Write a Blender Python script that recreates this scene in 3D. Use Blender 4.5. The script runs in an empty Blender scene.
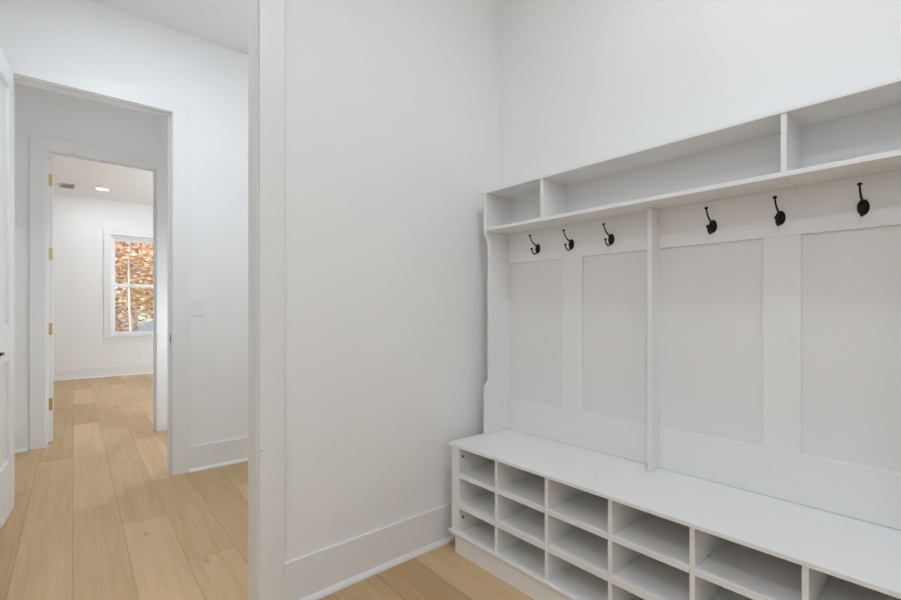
import bpy, bmesh, math, random
from mathutils import Vector, Matrix
random.seed(7)
C = bpy.context.scene.collection
D = bpy.data
S = bpy.context.scene

# ------------------------------------------------------------------ materials
def nodes(name):
    m = D.materials.new(name); m.use_nodes = True
    nt = m.node_tree
    return m, nt, nt.nodes['Principled BSDF']

def paint(name, col, rough=0.55, bump=0.0, scale=300, spec=0.4, var=0.015):
    m, nt, b = nodes(name)
    N, L = nt.nodes, nt.links
    tc = N.new('ShaderNodeTexCoord')
    n = N.new('ShaderNodeTexNoise'); n.inputs['Scale'].default_value = 3.0; n.inputs['Detail'].default_value = 3
    L.new(tc.outputs['Object'], n.inputs['Vector'])
    r = N.new('ShaderNodeMapRange')
    r.inputs['To Min'].default_value = 1 - var; r.inputs['To Max'].default_value = 1 + var
    L.new(n.outputs['Fac'], r.inputs['Value'])
    mx = N.new('ShaderNodeVectorMath'); mx.operation = 'SCALE'
    mx.inputs[0].default_value = col[:3]
    L.new(r.outputs[0], mx.inputs['Scale'])
    L.new(mx.outputs[0], b.inputs['Base Color'])
    b.inputs['Roughness'].default_value = rough
    b.inputs['Specular IOR Level'].default_value = spec
    if bump:
        n2 = N.new('ShaderNodeTexNoise'); n2.inputs['Scale'].default_value = scale; n2.inputs['Detail'].default_value = 2
        L.new(tc.outputs['Object'], n2.inputs['Vector'])
        bp = N.new('ShaderNodeBump'); bp.inputs['Strength'].default_value = bump; bp.inputs['Distance'].default_value = 0.001
        L.new(n2.outputs['Fac'], bp.inputs['Height']); L.new(bp.outputs[0], b.inputs['Normal'])
    return m

def metal(name, col, rough=0.35, met=1.0):
    m, nt, b = nodes(name)
    N, L = nt.nodes, nt.links
    n = N.new('ShaderNodeTexNoise'); n.inputs['Scale'].default_value = 60
    r = N.new('ShaderNodeMapRange'); r.inputs['To Min'].default_value = rough - .05; r.inputs['To Max'].default_value = rough + .08
    L.new(n.outputs['Fac'], r.inputs['Value']); L.new(r.outputs[0], b.inputs['Roughness'])
    b.inputs['Base Color'].default_value = (*col, 1); b.inputs['Metallic'].default_value = met
    return m

def emit(name, col, strength):
    m, nt, b = nodes(name)
    b.inputs['Base Color'].default_value = (1, 1, 1, 1)
    b.inputs['Emission Color'].default_value = (*col, 1)
    b.inputs['Emission Strength'].default_value = strength
    return m

M = {}
M['wall'] = paint('wall_paint', (0.85, 0.85, 0.85), 0.75, 0.15, 250)
M['ceil'] = paint('ceiling_paint', (0.87, 0.87, 0.87), 0.85, 0.1, 200)
M['trim'] = paint('trim_paint', (0.82, 0.82, 0.82), 0.4, 0.0)
M['furn'] = paint('white_laminate', (0.82, 0.82, 0.82), 0.34, 0.04, 500)
M['panel'] = paint('white_panel', (0.78, 0.775, 0.775), 0.5, 0.04, 400)
M['black'] = metal('black_iron', (0.012, 0.012, 0.013), 0.42, 0.6)
M['dark'] = paint('dark_hole', (0.03, 0.03, 0.03), 0.8)
M['brass'] = metal('brass', (0.66, 0.50, 0.24), 0.3)
M['steel'] = metal('steel', (0.42, 0.42, 0.42), 0.4)
M['plastic'] = paint('white_plastic', (0.83, 0.83, 0.83), 0.3)
M['ventgrey'] = paint('vent_grey', (0.56, 0.56, 0.56), 0.5)
M['bulb'] = emit('lamp_glow', (1.0, 0.99, 0.97), 6.0)
M['vinyl'] = paint('window_vinyl', (0.88, 0.88, 0.88), 0.35)
M['bark'] = paint('bark', (0.32, 0.27, 0.23), 0.9, 0.6, 60, var=0.35)
M['palebark'] = paint('pale_bark', (0.62, 0.57, 0.52), 0.9, 0.6, 60, var=0.25)

def glass():
    m, nt, b = nodes('window_glass')
    N, L = nt.nodes, nt.links
    b.inputs['Base Color'].default_value = (1, 1, 1, 1)
    out = N['Material Output']
    tr = N.new('ShaderNodeBsdfTransparent'); tr.inputs[0].default_value = (.96, .97, .97, 1)
    gl = N.new('ShaderNodeBsdfGlossy'); gl.inputs['Roughness'].default_value = 0.02
    mx = N.new('ShaderNodeMixShader'); mx.inputs[0].default_value = 0.05
    L.new(tr.outputs[0], mx.inputs[1]); L.new(gl.outputs[0], mx.inputs[2]); L.new(mx.outputs[0], out.inputs[0])
    return m
M['glass'] = glass()

def leafmat(name, c1, c2, c3):
    m, nt, b = nodes(name)
    N, L = nt.nodes, nt.links
    g = N.new('ShaderNodeNewGeometry')
    r = N.new('ShaderNodeValToRGB'); e = r.color_ramp.elements
    e[0].color = (*c1, 1); e[1].color = (*c3, 1)
    x = e.new(0.5); x.color = (*c2, 1)
    L.new(g.outputs['Random Per Island'], r.inputs[0]); L.new(r.outputs[0], b.inputs['Base Color'])
    b.inputs['Roughness'].default_value = 0.7
    return m
M['leaf_orange'] = leafmat('leaf_orange', (0.55, 0.27, 0.15), (0.85, 0.56, 0.36), (0.94, 0.74, 0.56))
M['leaf_yellow'] = leafmat('leaf_yellow', (0.72, 0.47, 0.17), (0.93, 0.74, 0.36), (0.95, 0.85, 0.58))
M['leaf_brown'] = leafmat('leaf_brown', (0.36, 0.18, 0.12), (0.66, 0.40, 0.28), (0.86, 0.62, 0.50))
M['leaf_green'] = leafmat('leaf_green', (0.25, 0.25, 0.10), (0.50, 0.46, 0.22), (0.80, 0.68, 0.38))

PW, PL, POFF, PANG = 0.199, 1.24, -0.005, math.radians(1.46)
def floor_mat():
    m, nt, b = nodes('oak_planks')
    N, L = nt.nodes, nt.links
    def mth(op, a, bb=None, c=None):
        n = N.new('ShaderNodeMath'); n.operation = op
        for i, v in enumerate((a, bb, c)):
            if v is None: continue
            if isinstance(v, (int, float)): n.inputs[i].default_value = v
            else: L.new(v, n.inputs[i])
        return n.outputs[0]
    tc = N.new('ShaderNodeTexCoord')
    rot = N.new('ShaderNodeVectorRotate'); rot.rotation_type = 'Z_AXIS'
    rot.inputs['Angle'].default_value = PANG
    L.new(tc.outputs['Object'], rot.inputs['Vector'])
    sp = N.new('ShaderNodeSeparateXYZ'); L.new(rot.outputs[0], sp.inputs[0])
    p = mth('DIVIDE', mth('SUBTRACT', sp.outputs[0], POFF), PW)
    row = mth('FLOOR', p); fr = mth('FRACT', p)
    ramp = N.new('ShaderNodeValToRGB'); ramp.color_ramp.interpolation = 'CONSTANT'
    rows = list(range(-14, 16)); rr = random.Random(3)
    fixed = {-2: .17 / PL, -1: .80 / PL, 0: .83 / PL, 1: .457 / PL, 2: 1.084 / PL, 3: .45 / PL}
    vals = [fixed.get(k, rr.random()) for k in rows]
    el = ramp.color_ramp.elements
    while len(el) > 1: el.remove(el[-1])
    el[0].position = 0; el[0].color = (vals[0],) * 3 + (1,)
    for i in range(1, len(rows)):
        e = el.new(i / 30); e.color = (vals[i],) * 3 + (1,)
    L.new(mth('DIVIDE', mth('ADD', row, 14.5), 30), ramp.inputs[0])
    s = mth('SUBTRACT', mth('DIVIDE', sp.outputs[1], PL), ramp.outputs[0])
    idx = mth('FLOOR', s); fs = mth('FRACT', s)
    cv = N.new('ShaderNodeCombineXYZ'); L.new(row, cv.inputs[0]); L.new(idx, cv.inputs[1])
    wn = N.new('ShaderNodeTexWhiteNoise'); wn.noise_dimensions = '3D'; L.new(cv.outputs[0], wn.inputs['Vector'])
    tone = mth('FRACT', mth('MULTIPLY', mth('SINE', mth('ADD', mth('MULTIPLY', row, 12.9898), mth('ADD', mth('MULTIPLY', idx, 78.233), 258.25870000000003))), 43.758))
    # grain
    off = N.new('ShaderNodeVectorMath'); off.operation = 'MULTIPLY_ADD'
    L.new(wn.outputs['Color'], off.inputs[0]); off.inputs[1].default_value = (9, 9, 9); L.new(rot.outputs[0], off.inputs[2])
    mp = N.new('ShaderNodeMapping'); mp.inputs['Scale'].default_value = (26, 1.5, 1); L.new(off.outputs[0], mp.inputs[0])
    g1 = N.new('ShaderNodeTexNoise'); g1.inputs['Scale'].default_value = 1; g1.inputs['Detail'].default_value = 6; g1.inputs['Distortion'].default_value = .8
    L.new(mp.outputs[0], g1.inputs['Vector'])
    mp2 = N.new('ShaderNodeMapping'); mp2.inputs['Scale'].default_value = (150, 5, 1); L.new(off.outputs[0], mp2.inputs[0])
    g2 = N.new('ShaderNodeTexNoise'); g2.inputs['Detail'].default_value = 3; g2.inputs['Scale'].default_value = 1; L.new(mp2.outputs[0], g2.inputs['Vector'])
    # knots
    mp3 = N.new('ShaderNodeMapping'); mp3.inputs['Scale'].default_value = (4.0, 2.2, 1); L.new(off.outputs[0], mp3.inputs[0])
    vo = N.new('ShaderNodeTexVoronoi'); vo.inputs['Scale'].default_value = 1.0; L.new(mp3.outputs[0], vo.inputs['Vector'])
    kn = N.new('ShaderNodeMapRange'); kn.inputs['From Min'].default_value = .03; kn.inputs['From Max'].default_value = .085
    kn.inputs['To Min'].default_value = .72; kn.inputs['To Max'].default_value = 1
    L.new(vo.outputs['Distance'], kn.inputs['Value'])
    cr = N.new('ShaderNodeValToRGB'); e = cr.color_ramp.elements
    e[0].position = .25; e[0].color = (*OAK_D, 1); e[1].position = .75; e[1].color = (*OAK_L, 1)
    mixv = mth('ADD', mth('MULTIPLY', tone, .34), mth('ADD', mth('MULTIPLY', g1.outputs['Fac'], .48), mth('MULTIPLY', g2.outputs['Fac'], .18)))
    L.new(mixv, cr.inputs[0])
    # seams
    ex = mth('MINIMUM', fr, mth('SUBTRACT', 1, fr)); ey = mth('MULTIPLY', mth('MINIMUM', fs, mth('SUBTRACT', 1, fs)), PL / PW)
    ed = mth('MINIMUM', ex, ey)
    sm = N.new('ShaderNodeMapRange'); sm.inputs['From Min'].default_value = .004; sm.inputs['From Max'].default_value = .016
    sm.inputs['To Min'].default_value = .74; sm.inputs['To Max'].default_value = 1
    L.new(ed, sm.inputs['Value'])
    sc = N.new('ShaderNodeVectorMath'); sc.operation = 'SCALE'
    L.new(cr.outputs[0], sc.inputs[0]); L.new(mth('MULTIPLY', sm.outputs[0], kn.outputs[0]), sc.inputs['Scale'])
    L.new(sc.outputs[0], b.inputs['Base Color'])
    b.inputs['Roughness'].default_value = 0.5
    b.inputs['Specular IOR Level'].default_value = 0.3
    bp = N.new('ShaderNodeBump'); bp.inputs['Strength'].default_value = .25; bp.inputs['Distance'].default_value = .0015
    L.new(mth('ADD', sm.outputs[0], mth('MULTIPLY', g2.outputs['Fac'], .15)), bp.inputs['Height']); L.new(bp.outputs[0], b.inputs['Normal'])
    return m
OAK_D = (0.45, 0.295, 0.143); OAK_L = (0.68, 0.485, 0.285)
M['floor'] = floor_mat()

def ground_mat():
    m, nt, b = nodes('leaf_litter')
    N, L = nt.nodes, nt.links
    tc = N.new('ShaderNodeTexCoord')
    v = N.new('ShaderNodeTexVoronoi'); v.inputs['Scale'].default_value = 6
    L.new(tc.outputs['Object'], v.inputs['Vector'])
    r = N.new('ShaderNodeValToRGB'); e = r.color_ramp.elements
    e[0].color = (.30, .17, .10, 1); e[1].color = (.70, .48, .28, 1)
    sx = N.new('ShaderNodeSeparateColor'); L.new(v.outputs['Color'], sx.inputs[0])
    L.new(sx.outputs[0], r.inputs[0]); L.new(r.outputs[0], b.inputs['Base Color']); b.inputs['Roughness'].default_value = .9
    return m
M['ground'] = ground_mat()
M['asphalt'] = paint('driveway_grey', (0.22, 0.25, 0.27), 0.8, .4, 80, var=.1)

# ------------------------------------------------------------------ mesh helpers
def box(bm, x0, x1, y0, y1, z0, z1, mat=None):
    x0, x1 = sorted((x0, x1)); y0, y1 = sorted((y0, y1)); z0, z1 = sorted((z0, z1))
    vs = [bm.verts.new(Vector(p)) for p in ((x0, y0, z0), (x1, y0, z0), (x1, y1, z0), (x0, y1, z0), (x0, y0, z1), (x1, y0, z1), (x1, y1, z1), (x0, y1, z1))]
    for f in ((0, 3, 2, 1), (4, 5, 6, 7), (0, 1, 5, 4), (1, 2, 6, 5), (2, 3, 7, 6), (3, 0, 4, 7)):
        bm.faces.new([vs[i] for i in f])
    if mat is not None:
        for v in vs: v.co = mat @ v.co

def prism(bm, pts, axis, a, b):
    """extrude polygon pts (2D) along axis from a to b; axis 'x': pts=(y,z); 'y': pts=(x,z)"""
    def mk(p, t):
        return Vector((t, p[0], p[1])) if axis == 'x' else Vector((p[0], t, p[1])) if axis == 'y' else Vector((p[0], p[1], t))
    A = [bm.verts.new(mk(p, a)) for p in pts]; B = [bm.verts.new(mk(p, b)) for p in pts]
    n = len(pts)
    bm.faces.new(A); bm.faces.new(B[::-1])
    for i in range(n):
        bm.faces.new((A[i], B[i], B[(i + 1) % n], A[(i + 1) % n]))

def tube(bm, pts, rad, seg=10):
    pts = [Vector(p) for p in pts]; rings = []
    up = Vector((0, 1, 0))
    for i, p in enumerate(pts):
        t = (pts[min(i + 1, len(pts) - 1)] - pts[max(i - 1, 0)]).normalized()
        a = t.cross(up)
        if a.length < 1e-4: a = t.cross(Vector((1, 0, 0)))
        a.normalize(); b = t.cross(a)
        r = rad[i] if isinstance(rad, (list, tuple)) else rad
        rings.append([bm.verts.new(p + a * r * math.cos(k * 2 * math.pi / seg) + b * r * math.sin(k * 2 * math.pi / seg)) for k in range(seg)])
    for i in range(len(rings) - 1):
        for k in range(seg):
            bm.faces.new((rings[i][k], rings[i][(k + 1) % seg], rings[i + 1][(k + 1) % seg], rings[i + 1][k]))
    bm.faces.new(rings[0][::-1]); bm.faces.new(rings[-1])

def ball(bm, c, r, s=(1, 1, 1), seg=14):
    m = Matrix.Translation(c) @ Matrix.Diagonal((r * s[0], r * s[1], r * s[2], 1))
    bmesh.ops.create_uvsphere(bm, u_segments=seg, v_segments=seg // 2 + 2, radius=1, matrix=m)

def disc(bm, c, r, h, axis='z', seg=32, r2=None):
    m = Matrix.Translation(c)
    if axis == 'x': m = m @ Matrix.Rotation(math.pi / 2, 4, 'Y')
    if axis == 'y': m = m @ Matrix.Rotation(math.pi / 2, 4, 'X')
    bmesh.ops.create_cone(bm, cap_ends=True, segments=seg, radius1=r, radius2=r if r2 is None else r2, depth=h, matrix=m)

def obj(name, bm, m, parent=None, bevel=0.0, smooth=False):
    bmesh.ops.recalc_face_normals(bm, faces=bm.faces)
    me = D.meshes.new(name); bm.to_mesh(me); bm.free()
    me.materials.append(M[m] if isinstance(m, str) else m)
    if smooth:
        for p in me.polygons: p.use_smooth = True
    o = D.objects.new(name, me); C.objects.link(o)
    if parent: o.parent = parent
    if bevel:
        b = o.modifiers.new('bevel', 'BEVEL'); b.width = bevel; b.segments = 2; b.limit_method = 'ANGLE'
    return o

def B(*boxes):
    bm = bmesh.new()
    for b in boxes: box(bm, *b)
    return bm

def struct(name, bm, m, label=None, bevel=0, parent=None):
    o = obj(name, bm, m, parent, bevel)
    if parent is None:
        o['kind'] = 'structure'
        if label: o['label'] = label
    return o

def tag(o, label, cat, group=None):
    o['label'] = label; o['category'] = cat
    if group: o['group'] = group
    return o

def thing(name, label, cat, loc=(0, 0, 0), group=None):
    o = D.objects.new(name, None); C.objects.link(o); o.location = loc
    o.empty_display_size = .1
    return tag(o, label, cat, group)

# ------------------------------------------------------------------ the setting
H = 3.03          # ceiling height
PY0, PY1 = 1.714, 1.811      # partition wall between mudroom and hall
HY0, HY1 = 3.600, 3.715      # hall wall holding the first doorway
WY0, WY1 = 4.985, 5.095      # second doorway wall
FY = 9.62                    # far room wall
LX = 1.826                   # wall behind the locker
OX0, OX1, OZ = -0.27, 0.562, 2.44       # opening in the partition
D1X0, D1X1, D1Z = -0.185, 0.604, 2.455  # hall doorway
D2X0, D2X1, D2Z = -0.045, 0.711, 2.418  # second doorway

struct('floor', B((-3.2, 4.2, -2.2, FY, -0.12, 0.0)), 'floor', 'pale oak plank floor running through all the rooms')
# ceilings
struct('ceiling', B((-1.3, LX, -2.0, PY0, H, H + .1)), 'ceil')
struct('ceiling_hall', B((-1.3, 2.6, PY0, HY0, H, H + .1)), 'ceil')
struct('ceiling_vestibule', B((-1.3, 1.3, HY0, WY0, H, H + .1)), 'ceil')
struct('ceiling_far_room', B((-2.6, 3.6, WY0, FY, 2.975, 3.13)), 'ceil')

def wall_hole_y(name, x0, x1, y0, y1, z1, hx0, hx1, hz, hz0=0.0, label=None):
    bm = bmesh.new()
    box(bm, x0, hx0, y0, y1, 0, z1); box(bm, hx1, x1, y0, y1, 0, z1); box(bm, hx0, hx1, y0, y1, hz, z1)
    if hz0 > 0: box(bm, hx0, hx1, y0, y1, 0, hz0)
    return struct(name, bm, 'wall', label)

wall_hole_y('wall_partition', -1.3, LX + .1, PY0, PY1, H, OX0 - .012, OX1 + .012, OZ + .012, label='white partition wall between the mudroom and the hall')
struct('wall_right', B((LX, LX + .1, -2.0, PY0, 0, H)), 'wall', 'white wall behind the locker unit')
struct('wall_left', B((-1.4, -1.3, -2.0, HY0, 0, H)), 'wall')
struct('wall_back', B((-1.4, LX + .1, -2.1, -2.0, 0, H)), 'wall')
wall_hole_y('wall_hall', -1.4, 2.7, HY0, HY1, H, D1X0 - .012, D1X1 + .012, D1Z + .012, label='white hall wall with the first doorway')
struct('wall_hall_end', B((2.6, 2.7, PY1, HY0, 0, H), (LX + .1, 2.7, PY0, PY1, 0, H)), 'wall')
struct('wall_vestibule_left', B((-1.4, -1.3, HY1, WY0, 0, H)), 'wall')
struct('wall_vestibule_right', B((1.3, 1.4, HY1, WY0, 0, H)), 'wall')
wall_hole_y('wall_vestibule_end', -2.7, 3.7, WY0, WY1, H, D2X0 - .012, D2X1 + .012, D2Z + .012)
struct('wall_far_left', B((-2.7, -2.6, WY1, FY, 0, H)), 'wall')
struct('wall_far_right', B((3.6, 3.7, WY1, FY, 0, H)), 'wall')
WX0, WX1, WZ0, WZ1 = 0.728, 1.70, 0.665, 2.39
wall_hole_y('wall_far', -2.7, 3.7, FY, FY + .15, H, WX0, WX1, WZ1, WZ0, label='white far room wall with the window')

# baseboards: board with a flat top and a small rounded shoe
BH = 0.172
def base_y(name, x0, x1, y, s=-1):
    """baseboard on a wall facing s*Y at plane y"""
    bm = bmesh.new()
    box(bm, x0, x1, y, y + s * .013, 0, BH)
    q = [(y + s * .013, 0)] + [(y + s * (0.013 + .019 * math.sin(a)), .019 * math.cos(a)) for a in [i * math.pi / 12 for i in range(7)]][::-1]
    prism(bm, q, 'x', x0, x1)
    return struct(name, bm, 'trim', bevel=.0006)
def base_x(name, y0, y1, x, s=-1):
    bm = bmesh.new()
    box(bm, x, x + s * .013, y0, y1, 0, BH)
    q = [(x + s * .013, 0)] + [(x + s * (0.013 + .019 * math.sin(a)), .019 * math.cos(a)) for a in [i * math.pi / 12 for i in range(7)]][::-1]
    prism(bm, q, 'y', y0, y1)
    return struct(name, bm, 'trim', bevel=.0015)
base_y('baseboard_partition', .6524, LX - .001, PY0)
base_x('baseboard_right', -2.0, PY0 - .036, LX)
base_y('baseboard_partition_hall', .657, 2.6, PY1, 1)
base_y('baseboard_hall', .7084, 2.6, HY0)
base_y('baseboard_hall_left', -1.3, D1X0 - .105, HY0)
base_y('baseboard_vestibule_left', -1.3, -.156, WY0)
base_y('baseboard_vestibule_right', .820, 1.3, WY0)
base_y('baseboard_far', -2.6, 3.6, FY)

# casings and jambs
def doorway(tagname, x0, x1, z, y0, y1, cw=.098, ct=.013, rev=.006, sides=(1, 1), stop=True):
    bm = bmesh.new()   # jamb lining
    box(bm, x1, x1 + .0115, y0, y1, 0, z); box(bm, x0 - .0115, x0, y0, y1, 0, z); box(bm, x0 - .0115, x1 + .0115, y0, y1, z, z + .0115)
    j = struct(tagname, bm, 'trim', bevel=.001)
    if stop:
        ys = (y0 + y1) / 2
        struct(tagname + '_stop', B((x1 - .011, x1, ys - .017, ys + .017, 0, z - .011), (x0, x0 + .011, ys - .017, ys + .017, 0, z - .011), (x0, x1, ys - .017, ys + .017, z - .011, z)), 'trim', bevel=.001, parent=j)
    for k, (yy, s) in enumerate(((y0, -1), (y1, 1))):
        if not sides[k]: continue
        bm = bmesh.new()
        a, b = x0 - rev, x1 + rev
        box(bm, b, b + cw, yy, yy + s * ct, 0, z + rev + cw)
        box(bm, a - cw, a, yy, yy + s * ct, 0, z + rev + cw)
        box(bm, a, b, yy, yy + s * ct, z + rev, z + rev + cw)
        struct(tagname + '_casing', bm, 'trim', bevel=.0015, parent=j)
    return j
j0 = doorway('trim_1', OX0, OX1 - .008, OZ, PY0, PY1, cw=.092, stop=False)
j1 = doorway('trim_2', D1X0, D1X1, D1Z, HY0, HY1)
j2 = doorway('trim_3', D2X0, D2X1, D2Z, WY0, WY1)

# strike plate on the right jamb of the first doorway
sp = obj('strike_plate', B((D1X1 - .0035, D1X1 + .001, HY0 + .006, HY0 + .034, .895, .955)), 'steel', j1, .001)
obj('strike_hole', B((D1X1 - .0045, D1X1 - .0034, HY0 + .013, HY0 + .026, .912, .938)), 'dark', sp)
# tiny catch hole in the partition jamb
bm = bmesh.new(); disc(bm, (.556 + .012, PY0 - .0135, .612), .0035, .002, 'y'); obj('nail_hole', bm, 'ventgrey', j0)

# ------------------------------------------------------------------ panelled doors
def panel_door(bm, w, t, h, panels, st=.11, mw=.012):
    """door leaf in local coords: x 0..w, y 0..t, z 0..h, recessed panels both sides"""
    zs = [0]
    for a, b in panels: zs += [a, b]
    zs += [h]
    box(bm, 0, st, 0, t, 0, h); box(bm, w - st, w, 0, t, 0, h)
    for i in range(0, len(zs), 2): box(bm, st, w - st, 0, t, zs[i], zs[i + 1])
    for a, b in panels:
        box(bm, st, w - st, .012, t - .012, a, b)
        for y0, y1 in ((.004, .012), (t - .012, t - .004)):
            box(bm, st, st + mw, y0, y1, a, b); box(bm, w - st - mw, w - st, y0, y1, a, b)
            box(bm, st + mw, w - st - mw, y0, y1, a, a + mw); box(bm, st + mw, w - st - mw, y0, y1, b - mw, b)

# door_1: leaf at the far left of the picture, swung open into the hall
ang = math.radians(-96.0)
bm = bmesh.new(); panel_door(bm, .765, .035, 2.43, [(.293, .84), (1.02, 2.312)])
d1 = struct('door_1', bm, 'trim', 'white two panel door standing open at the left edge', .002)
d1.location = (-.171, 3.545, .01); d1.rotation_euler = (0, 0, ang)
# local +y faces world +X after -96 deg; keep the leaf on the -X side
d1.location = Vector(d1.location) + Matrix.Rotation(ang, 3, 'Z') @ Vector((0, -.035, 0))
for yf, sg in ((.035, 1), (0, -1)):
    bm = bmesh.new()
    disc(bm, (.70, yf + sg * .004, .91), .026, .007, 'y'); tube(bm, [(.70, yf + sg * .001, .91), (.70, yf + sg * .052, .91)], .009)
    tube(bm, [(.705, yf + sg * .052, .91), (.66, yf + sg * .056, .911), (.585, yf + sg * .054, .908)], [.010, .009, .007])
    obj('lever_handle', bm, 'black', d1, smooth=True)

# door_2: leaf of the second doorway, opened flat into the far room, seen edge on
bm = bmesh.new(); panel_door(bm, .735, .035, 2.40, [(.293, .84), (1.02, 2.28)])
d2 = struct('door_2', bm, 'trim', 'white door opened into the far room, seen edge on with brass hinges', .002)
d2.location = (-.006, 5.112, .012); d2.rotation_euler = (0, 0, math.radians(90))
for z in (2.21, 1.59, .961, .33):
    bm = bmesh.new()
    zz = z - .012
    box(bm, -.0025, .0, .004, .033, zz - .05, zz + .05)
    tube(bm, [(-.006, .036, zz - .052), (-.006, .036, zz + .052)], .0065, 10)
    ball(bm, (-.006, .036, zz + .055), .006); ball(bm, (-.006, .036, zz - .055), .006)
    for dz in (-.032, 0, .032): disc(bm, (-.0028, .018, zz + dz), .0035, .001, 'x', 10)
    obj('hinge', bm, 'brass', d2)

# ------------------------------------------------------------------ window in the far room
w = thing('x', 'x', 'x'); D.objects.remove(w)
bm = B((WX0, WX0 + .034, FY + .05, FY + .11, WZ0, WZ1), (WX1 - .034, WX1, FY + .05, FY + .11, WZ0, WZ1),
       (WX0 + .034, WX1 - .034, FY + .05, FY + .11, WZ1 - .04, WZ1), (WX0 + .034, WX1 - .034, FY + .05, FY + .11, WZ0, WZ0 + .04))
win = struct('window_1', bm, 'vinyl', 'double hung white window onto autumn trees', .002)
WM = 1.545
def sash(z0, z1, y):
    x0, x1 = WX0 + .034, WX1 - .034
    s = obj('sash', B((x0, x0 + .03, y, y + .025, z0, z1), (x1 - .03, x1, y, y + .025, z0, z1), (x0 + .03, x1 - .03, y, y + .025, z1 - .044, z1), (x0 + .03, x1 - .03, y, y + .025, z0, z0 + .044)), 'vinyl', win, .002)
    obj('pane', B((x0 + .03, x1 - .03, y + .010, y + .015, z0 + .044, z1 - .044)), 'glass', s)
sash(WZ0 + .04, WM + .017, FY + .055); sash(WM - .017, WZ1 - .04, FY + .082)
cw = .098
obj('window_sill', B((WX0 - .03, WX1 + .03, FY - .03, FY + .05, WZ0 - .022, WZ0)), 'trim', win, .002)
obj('window_casing', B((WX0 - cw, WX0, FY - .013, FY, WZ0 - .022, WZ1 + cw), (WX1, WX1 + cw, FY - .013, FY, WZ0 - .022, WZ1 + cw), (WX0, WX1, FY - .013, FY, WZ1, WZ1 + cw), (WX0 - cw, WX1 + cw, FY - .013, FY, WZ0 - .022 - .075, WZ0 - .022)), 'trim', win, .0015)

# ------------------------------------------------------------------ shoe bench
T = .016
bx0, bxb = 1.405, 1.800                 # front and back of carcass
by1, by0 = 1.622, .022                  # left and right outer faces
bench = thing('shoe_bench', 'long white shoe storage bench with three rows of open cubbies under the hooks', 'shoe bench', (1.6, (by0 + by1) / 2, 0))
def bp(name, bm, m='furn', bevel=.001, parent=None):
    p = parent or bench
    root = bench if parent is None else None
    o = obj(name, bm, m, p, bevel)
    if root is not None: o.matrix_parent_inverse = Matrix.Translation(-Vector(root.location))
    return o
bp('seat_top', B((1.394, 1.800, by0 - .011, by1 + .011, .4905, .5050)), bevel=.002)
for s in (1, -1):
    o_, i_ = (by1, by1 - T) if s > 0 else (by0 + T, by0)
    sp_ = bp('side_panel', B((bx0, bxb, i_, o_, .103, .4905)) if s > 0 else B((bx0, bxb, i_, o_, .103, .4905)))
    a, b = (by1 - .054, by1 - T) if s > 0 else (by0 + T, by0 + .054)
    bp('stile', B((bx0, bxb, a, b, .103, .4905)))
    yy = a if s > 0 else b
    for z in (.446, .166):
        bm = bmesh.new(); disc(bm, (bx0 + .022, yy - s * .0005, z), .0055, .003, 'y', 16)
        bp('peg_hole', bm, 'dark', 0)
divs = [(1.330, 1.345), (1.070, 1.085), (.808, .823), (.547, .562), (.281, .296)]
for a, b in divs: bp('divider', B((bx0, bxb - .004, a, b, .103, .4905)))
edges = [by1 - .054] + [v for a, b in divs for v in (b, a)] + [by0 + .054]
for i in range(0, len(edges), 2):
    for z, zt in ((.352, .372), (.2115, .2365)):
        bp('cubby_shelf', B((bx0 - .002, bxb - .004, edges[i + 1], edges[i], z, zt)))
bp('back_panel', B((bxb - .004, bxb, by0 + .016, by1 - .016, .103, .4905)))
bm = bmesh.new()
q = [(1.396, .086), (1.394, .090), (1.394, .101), (1.396, .103), (bxb, .103), (bxb, .078), (1.402, .078), (1.399, .084)]
prism(bm, q, 'y', by0 - .010, by1 + .010)
bp('base_board', bm, bevel=.001)
bp('plinth', B((bx0 + .001, bx0 + .019, by0 + .024, by1 - .024, 0, .078), (bxb - .03, bxb - .012, by0 + .024, by1 - .024, 0, .078),
              (bx0 + .019, bxb - .03, by1 - .042, by1 - .024, 0, .078), (bx0 + .019, bxb - .03, by0 + .024, by0 + .042, 0, .078)), 'furn')

# ------------------------------------------------------------------ hutch with hooks
hb = 1.800; hf = 1.622; hn = 1.650; hd = 1.722
hz0, hz1 = .5062, 1.709
hy1, hy0 = 1.630, .020
hut = thing('coat_rack_hutch', 'tall white panelled hutch with black hooks and open top shelf standing on the bench', 'coat rack', (1.7, (hy0 + hy1) / 2, .505))
def hp(name, bm, m='furn', bevel=.001, parent=None):
    o = obj(name, bm, m, parent or hut, bevel)
    if parent is None: o.matrix_parent_inverse = Matrix.Translation(-Vector(hut.location))
    return o
prof = [(hb, hz0), (hf, hz0), (hf, .728), (hf + .004, .742), (hn - .004, .762), (hn, .776), (hn, 1.450), (hn - .004, 1.466), (hf + .004, 1.492), (hf, 1.506), (hf, hz1 - .011), (hb, hz1 - .011)]
for a, b in ((hy1 - .020, hy1), (hy0, hy0 + .020)):
    bm = bmesh.new(); prism(bm, prof, 'y', a, b); hp('side_panel', bm)
ya, yb = hy0 + .020, hy1 - .020
hp('top_board', B((hf - .003, hb, hy0 - .011, hy1 + .011, hz1 - .011, hz1)))
sh = hp('shelf', B((hf, hb - .005, ya, yb, 1.5115, 1.5265)))
for a, b in ((1.262, 1.278), (.377, .392)): hp('shelf_divider', B((hf + .001, hb - .005, a, b, 1.5265, hz1 - .011)))
hp('back_panel', B((hb - .005, hb, ya, yb, hz0, hz1 - .011)), 'panel', 0)
hp('divider', B((hd, hb - .005, .826, .842, hz0, 1.5115)))
fb = hb - .005
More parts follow.
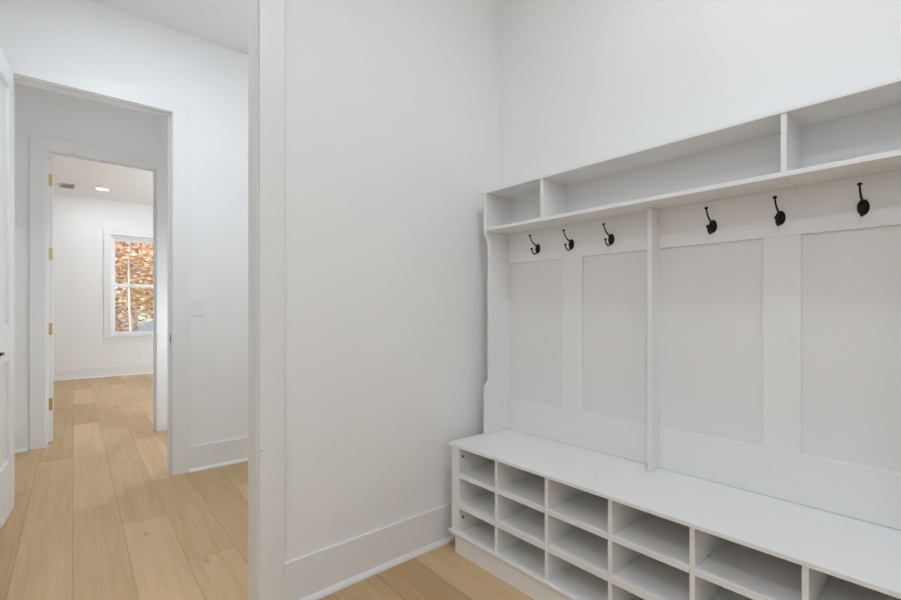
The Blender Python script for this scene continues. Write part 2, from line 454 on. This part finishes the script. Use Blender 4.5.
for (a, b), (c, d) in (((.842, yb), (1.174, 1.274)), ((ya, .826), (.377, .481))):
    hp('top_rail', B((fb - .009, fb, a, b, 1.359, 1.5115)))
    hp('bottom_rail', B((fb - .009, fb, a, b, hz0, .664)))
    hp('batten', B((fb - .009, fb, c, d, .664, 1.359)))
for (y, x) in ((.385, 1.66), (.385, 1.75)):
    bm = bmesh.new(); disc(bm, (x, y, 1.5108), .0045, .0014, 'z', 14); hp('screw', bm, 'ventgrey', 0)

def bez(p0, p1, p2, p3, n=12):
    p0, p1, p2, p3 = map(Vector, (p0, p1, p2, p3))
    return [p0 * (1 - t) ** 3 + 3 * p1 * t * (1 - t) ** 2 + 3 * p2 * t * t * (1 - t) + p3 * t ** 3 for t in [i / n for i in range(n + 1)]]
hx, hz = fb - .009, 1.419
def make_hook(y):
    bm = bmesh.new()     # oval domed plate
    ball(bm, (0, 0, 0), 1, (.008, .0145, .0235), 24)
    bmesh.ops.bisect_plane(bm, geom=bm.verts[:] + bm.edges[:] + bm.faces[:], plane_co=(0, 0, 0), plane_no=(1, 0, 0), clear_outer=True)
    bmesh.ops.holes_fill(bm, edges=bm.edges[:])
    h = hp('coat_hook', bm, 'black', 0)
    for p in h.data.polygons: p.use_smooth = True
    h.matrix_parent_inverse = Matrix.Translation(-Vector(hut.location)); h.location = (hx + .0003, y, hz)
    up = bez((-.004, 0, .010), (-.030, 0, .018), (-.052, 0, .030), (-.060, 0, .055))
    bm = bmesh.new(); tube(bm, up, [.0034 - .0009 * i / 12 for i in range(13)]); obj('upper_prong', bm, 'black', h, smooth=True)
    bm = bmesh.new(); ball(bm, (-.060, 0, .057), .0062, (1, 1, .8)); obj('ball_tip', bm, 'black', h, smooth=True)
    lo = bez((-.004, 0, -.010), (-.010, 0, -.031), (-.042, 0, -.037), (-.047, 0, -.006))
    bm = bmesh.new(); tube(bm, lo, [.0036 - .0008 * i / 12 for i in range(13)]); obj('lower_prong', bm, 'black', h, smooth=True)
    bm = bmesh.new(); ball(bm, (-.047, 0, -.005), .0062, (1, 1, .8)); obj('ball_tip', bm, 'black', h, smooth=True)
    return h
for y in (1.420, 1.228, 1.030, .634, .432, .230): make_hook(y)

# ------------------------------------------------------------------ switches, outlet, vent, lamps
def switch(x, y, z, label, w=.078, h=.120, name='light_switch'):
    t = thing(name, label, 'light switch', (x, y, z))
    obj('wall_plate', B((-w / 2, w / 2, -.006, 0, -h / 2, h / 2)), 'plastic', t, .002)
    bm = bmesh.new(); prism(bm, [(-.0065, -.033), (-.0105, -.033), (-.0075, .033), (-.0065, .033)], 'x', -.0165, .0165)
    obj('rocker', bm, 'plastic', t, .0008)
    for dz in (-.048, .048):
        bm = bmesh.new(); disc(bm, (0, -.0065, dz), .0028, .0012, 'y', 12); obj('screw', bm, 'ventgrey', t)
    return t
switch(.768, HY0 - .0003, 1.138, 'white rocker light switch on the hall wall right of the first doorway')
switch(-.218, WY0 - .0003, 1.135, 'white light switch seen through the first doorway, left of the second doorway', .07, .115)

ol = thing('power_outlet', 'white power outlet low on the far room wall under the window', 'power outlet', (1.134, FY - .0003, .35))
obj('wall_plate', B((-.038, .038, -.006, 0, -.06, .06)), 'plastic', ol, .002)
for dz in (-.022, .022):
    r_ = obj('receptacle', B((-.017, .017, -.009, -.0062, dz - .014, dz + .014)), 'plastic', ol, .003)
    obj('slot', B((-.008, -.0055, -.0096, -.0088, dz - .004, dz + .006), (.0055, .008, -.0096, -.0088, dz - .004, dz + .006)), 'dark', r_)

FC = 2.975
vt = thing('ceiling_vent', 'small grey louvred air vent in the far room ceiling', 'air vent', (.15, 8.93, FC - .0003))
obj('vent_frame', B((-.085, .085, -.15, -.135, -.010, 0), (-.085, .085, .135, .15, -.010, 0), (-.085, -.07, -.135, .135, -.010, 0), (.07, .085, -.135, .135, -.010, 0)), 'ventgrey', vt, .001)
for k in range(6):
    bm = bmesh.new(); box(bm, -.066, .066, -.018, .018, -.001, .001, Matrix.Translation((0, -.112 + k * .045, -.006)) @ Matrix.Rotation(.5, 4, 'X'))
    obj('louvre', bm, 'ventgrey', vt)

def downlight(x, y, z, label, power, r=.075, col=(1, 1, 1), group=None):
    t = thing('recessed_light', label, 'ceiling light', (x, y, z - .0003), group)
    bm = bmesh.new()
    n = 32
    rings = []
    for rr_, zz in ((r + .022, 0), (r + .022, -.004), (r + .004, -.008), (r, -.004), (r, 0)):
        rings.append([bm.verts.new((rr_ * math.cos(2 * math.pi * k / n), rr_ * math.sin(2 * math.pi * k / n), zz)) for k in range(n)])
    for i in range(4):
        for k in range(n): bm.faces.new((rings[i][k], rings[i][(k + 1) % n], rings[i + 1][(k + 1) % n], rings[i + 1][k]))
    obj('trim_ring', bm, 'plastic', t, smooth=True)
    bm = bmesh.new(); disc(bm, (0, 0, -.002), r - .001, .003); obj('lens', bm, 'bulb', t)
    ld = D.lights.new('lamp_light', 'AREA'); ld.shape = 'DISK'; ld.size = 2 * r; ld.energy = power; ld.color = col
    lo = D.objects.new('lamp_light', ld); C.objects.link(lo); lo.parent = t; lo.location = (0, 0, -.012)
    return t

LC = (.89, .99, 1.08)
LF = (.86, .985, 1.12)
def fill_globe(x, y, z, top, label, power, r=.10, col=LC):  # hanging globe used only for unseen, added fill light
    t = thing('fill_globe', label, 'pendant lamp', (x, y, top - .0003))
    d = z - top
    bm = bmesh.new(); disc(bm, (0, 0, -.012), .06, .024, seg=32); obj('canopy', bm, 'steel', t, .003)
    bm = bmesh.new(); tube(bm, [(0, 0, -.024), (0, 0, d + r + .018)], .006); obj('stem', bm, 'steel', t)
    bm = bmesh.new(); disc(bm, (0, 0, d + r + .006), .028, .028, seg=24); obj('socket', bm, 'steel', t, .002)
    bm = bmesh.new(); ball(bm, (0, 0, d), r, seg=32)
    obj('globe', bm, emit('globe_glow', col, power / (4 * math.pi ** 2 * r * r)), t, smooth=True)
    return t
downlight(.94, .35, H, 'round recessed light in the mudroom ceiling above the front of the bench', 8.2, r=.09, col=LC)
downlight(-.75, -.25, H, 'unseen round fill light added in the mudroom ceiling left of the camera', 16.5, r=.09, col=LC)  # added fill, out of view: lights the locker wall from the front
downlight(.40, -1.30, H, 'unseen round fill light added in the mudroom ceiling behind the camera', 4, r=.09, col=LC)  # unseen fill added behind the camera to soften the mudroom light
downlight(.35, 2.45, H, 'round recessed light in the hall ceiling before the first doorway', 10.5, r=.09, col=LC)
downlight(.25, 4.20, H, 'unseen weak fill light added in the small lobby between the two doorways', 0.8, r=.09, col=LC)  # weak fill added out of sight to lift the lobby
fill_globe(1.15, 2.25, 2.30, H, 'unseen globe fill light added in the hall behind the partition wall', 8.6)  # added light hidden by the partition, brightens hall wall and lobby
downlight(.556, 8.82, FC, 'glowing round recessed light in the far room ceiling beside the vent', 5, col=LC)
fill_globe(2.6, 7.3, 1.85, FC, 'unseen globe fill light added in the far room right of the doorway view', 70, r=.15, col=LF)  # off-screen light added to brighten far room ceiling and walls
sc_ = thing('fill_sconce', 'unseen globe fill light added on the lobby wall hidden behind the first doorway', 'fill light', (1.2997, 4.25, 1.0))  # hidden light added low in the lobby to brighten its end wall
bm = bmesh.new(); disc(bm, (-.012, 0, 0), .06, .024, 'x'); tube(bm, [(-.02, 0, 0), (-.11, 0, 0)], .008); obj('bracket', bm, 'steel', sc_)
bm = bmesh.new(); ball(bm, (-.17, 0, 0), .075, seg=28); obj('globe', bm, emit('fill_sconce_glow', LC, 9.0 / (4 * math.pi ** 2 * .075 ** 2)), sc_, smooth=True)

# ------------------------------------------------------------------ outdoors
o = struct('ground', B((-30, 45, FY + .4, 60, -.9, -.6)), 'ground', 'leaf covered ground outside')
o = struct('driveway', B((3.1, 14, FY + 3, 26, -.6, -.58)), 'asphalt', 'grey driveway outside the window')

def tree(x, y, h, r0, bark, leaf, label, n, lean=0.0, z0=-.6, spread=1.0, low=.25, seed=0):
    rd = random.Random(seed)
    t = thing('autumn_tree', label, 'tree', (x, y, z0), 'trees outside the far window')
    bm = bmesh.new(); pts = []; rad = []
    ph = rd.random() * 6
    for i in range(9):
        f = i / 8
        pts.append((lean * f * h + .12 * math.sin(f * 4 + ph), .1 * math.sin(f * 3 + ph * 2), f * h)); rad.append(r0 * (1 - .75 * f))
    tube(bm, pts, rad, 10); obj('trunk', bm, bark, t, smooth=True)
    bm = bmesh.new(); tips = []
    for k in range(16):
        f = low + (1 - low) * rd.random() * .95
        i = min(int(f * 8), 7); q = Vector(pts[i]).lerp(Vector(pts[i + 1]), f * 8 - i)
        a = rd.random() * 2 * math.pi; l = spread * (1.0 + rd.random() * 1.6) * (1.15 - f * .6)
        e = q + Vector((math.cos(a) * l, math.sin(a) * l, l * (.15 + .5 * rd.random())))
        mid = q.lerp(e, .5) + Vector((0, 0, -.08 * l))
        tube(bm, [q, mid, e], [r0 * .28, r0 * .18, r0 * .06], 6)
        tips += [(mid, .35 * l), (e, .5 * l), (q.lerp(e, .75), .4 * l)]
    obj('branches', bm, bark, t)
    bm = bmesh.new()
    for k in range(n):
        c, s = tips[rd.randrange(len(tips))]
        p = c + Vector((rd.gauss(0, s * .6), rd.gauss(0, s * .6), rd.gauss(0, s * .45)))
        sz = (.045 + rd.random() * .05) * (1 + max(0, y - 20) * .035)
        R_ = Matrix.Rotation(rd.random() * 6.3, 3, 'Z') @ Matrix.Rotation(rd.random() * 3.1, 3, 'X')
        vs = [bm.verts.new(p + R_ @ Vector(v)) for v in ((-sz, 0, 0), (-.2 * sz, -.55 * sz, .1 * sz), (sz, 0, 0), (-.2 * sz, .55 * sz, .1 * sz))]
        bm.faces.new(vs)
    lf = obj('foliage', bm, leaf, t); lf['kind'] = 'stuff'
    return t
TR = [
 (1.80, 15.8, 7.5, .04, 'palebark', 'leaf_orange', 'slim pale trunked tree with orange leaves nearest the window', 3200, -.03, .3, 1.0),
 (3.0, 17.2, 4.2, .04, 'bark', 'leaf_yellow', 'small yellow leaved tree right of the pale trunk', 5200, .02, .06, .8),
 (0.95, 17.6, 4.5, .045, 'bark', 'leaf_brown', 'russet brown leaved tree at the left of the window', 5200, 0, .06, .85),
 (3.3, 21.0, 9.5, .08, 'bark', 'leaf_green', 'tall olive green tree behind the yellow one', 4200, -.01, .2, 1.0),
 (1.5, 22.5, 9.0, .09, 'bark', 'leaf_brown', 'tall russet tree farther back behind the pale trunk', 7000, .0, .04, 1.3),
 (2.9, 26.0, 10, .10, 'palebark', 'leaf_orange', 'tall orange tree in the second row behind the pale trunk', 8000, .01, .04, 1.4),
 (0.4, 27.0, 10, .10, 'bark', 'leaf_yellow', 'tall yellow tree at the far left behind the russet one', 6000, .01, .08, 1.4),
 (5.4, 28.0, 11, .12, 'bark', 'leaf_brown', 'big russet tree at the far right at the back', 6500, -.01, .04, 1.5),
 (2.0, 33.0, 12, .13, 'bark', 'leaf_brown', 'big russet tree at the very back of the wood', 9500, 0, .02, 2.0),
 (5.0, 36.0, 12, .13, 'bark', 'leaf_orange', 'big orange tree at the very back on the right', 9500, 0, .02, 2.0),
]
for i, a in enumerate(TR):
    tree(a[0], a[1], a[2], a[3], a[4], a[5], a[6], a[7], lean=a[8], low=a[9], spread=a[10], seed=i * 13 + 5)

from mathutils import noise
bm = bmesh.new(); bmesh.ops.create_icosphere(bm, subdivisions=4, radius=1)
for v in bm.verts:
    n = noise.noise(v.co * 1.6) * .22 + noise.noise(v.co * 5) * .06
    v.co = v.co * (1 + n); v.co.x *= .85; v.co.y *= .8; v.co.z = max(v.co.z * .95, -.62) + .6
tag(obj('boulder', bm, 'asphalt'), 'grey boulder on the ground outside, low right corner of the window', 'rock').location = (2.18, 13.4, -.6)

# ------------------------------------------------------------------ sun and sky
W = D.worlds.new('World'); S.world = W; W.use_nodes = True
nt = W.node_tree; bg = nt.nodes['Background']
sky = nt.nodes.new('ShaderNodeTexSky'); sky.sky_type = 'NISHITA'; sky.sun_disc = False
sky.sun_elevation = math.radians(38); sky.sun_rotation = math.radians(200)
nt.links.new(sky.outputs[0], bg.inputs[0]); bg.inputs[1].default_value = .24
sl = D.lights.new('sun', 'SUN'); sl.energy = 4.2; sl.angle = .01; sl.color = (1, .95, .87)
so = D.objects.new('sun', sl); C.objects.link(so)
so.rotation_euler = (math.radians(50), 0, math.radians(-20))

# ------------------------------------------------------------------ camera
cam = D.cameras.new('camera'); co = D.objects.new('camera', cam); C.objects.link(co)
cam.sensor_width = 36; cam.lens = 36 * 460 / 901; cam.clip_start = .02
co.location = (0, 0, 1.12); co.rotation_euler = (math.pi / 2, 0, -math.radians(40.76))
cam.shift_y = 10 / 901
S.camera = co
S.view_settings.view_transform = 'Standard'; S.view_settings.look = 'None'
S.view_settings.exposure = 0.13; S.view_settings.gamma = 1; S.view_settings.use_curve_mapping = False
S.cycles.max_bounces = 14; S.cycles.diffuse_bounces = 10; S.cycles.glossy_bounces = 6; S.cycles.transparent_max_bounces = 12
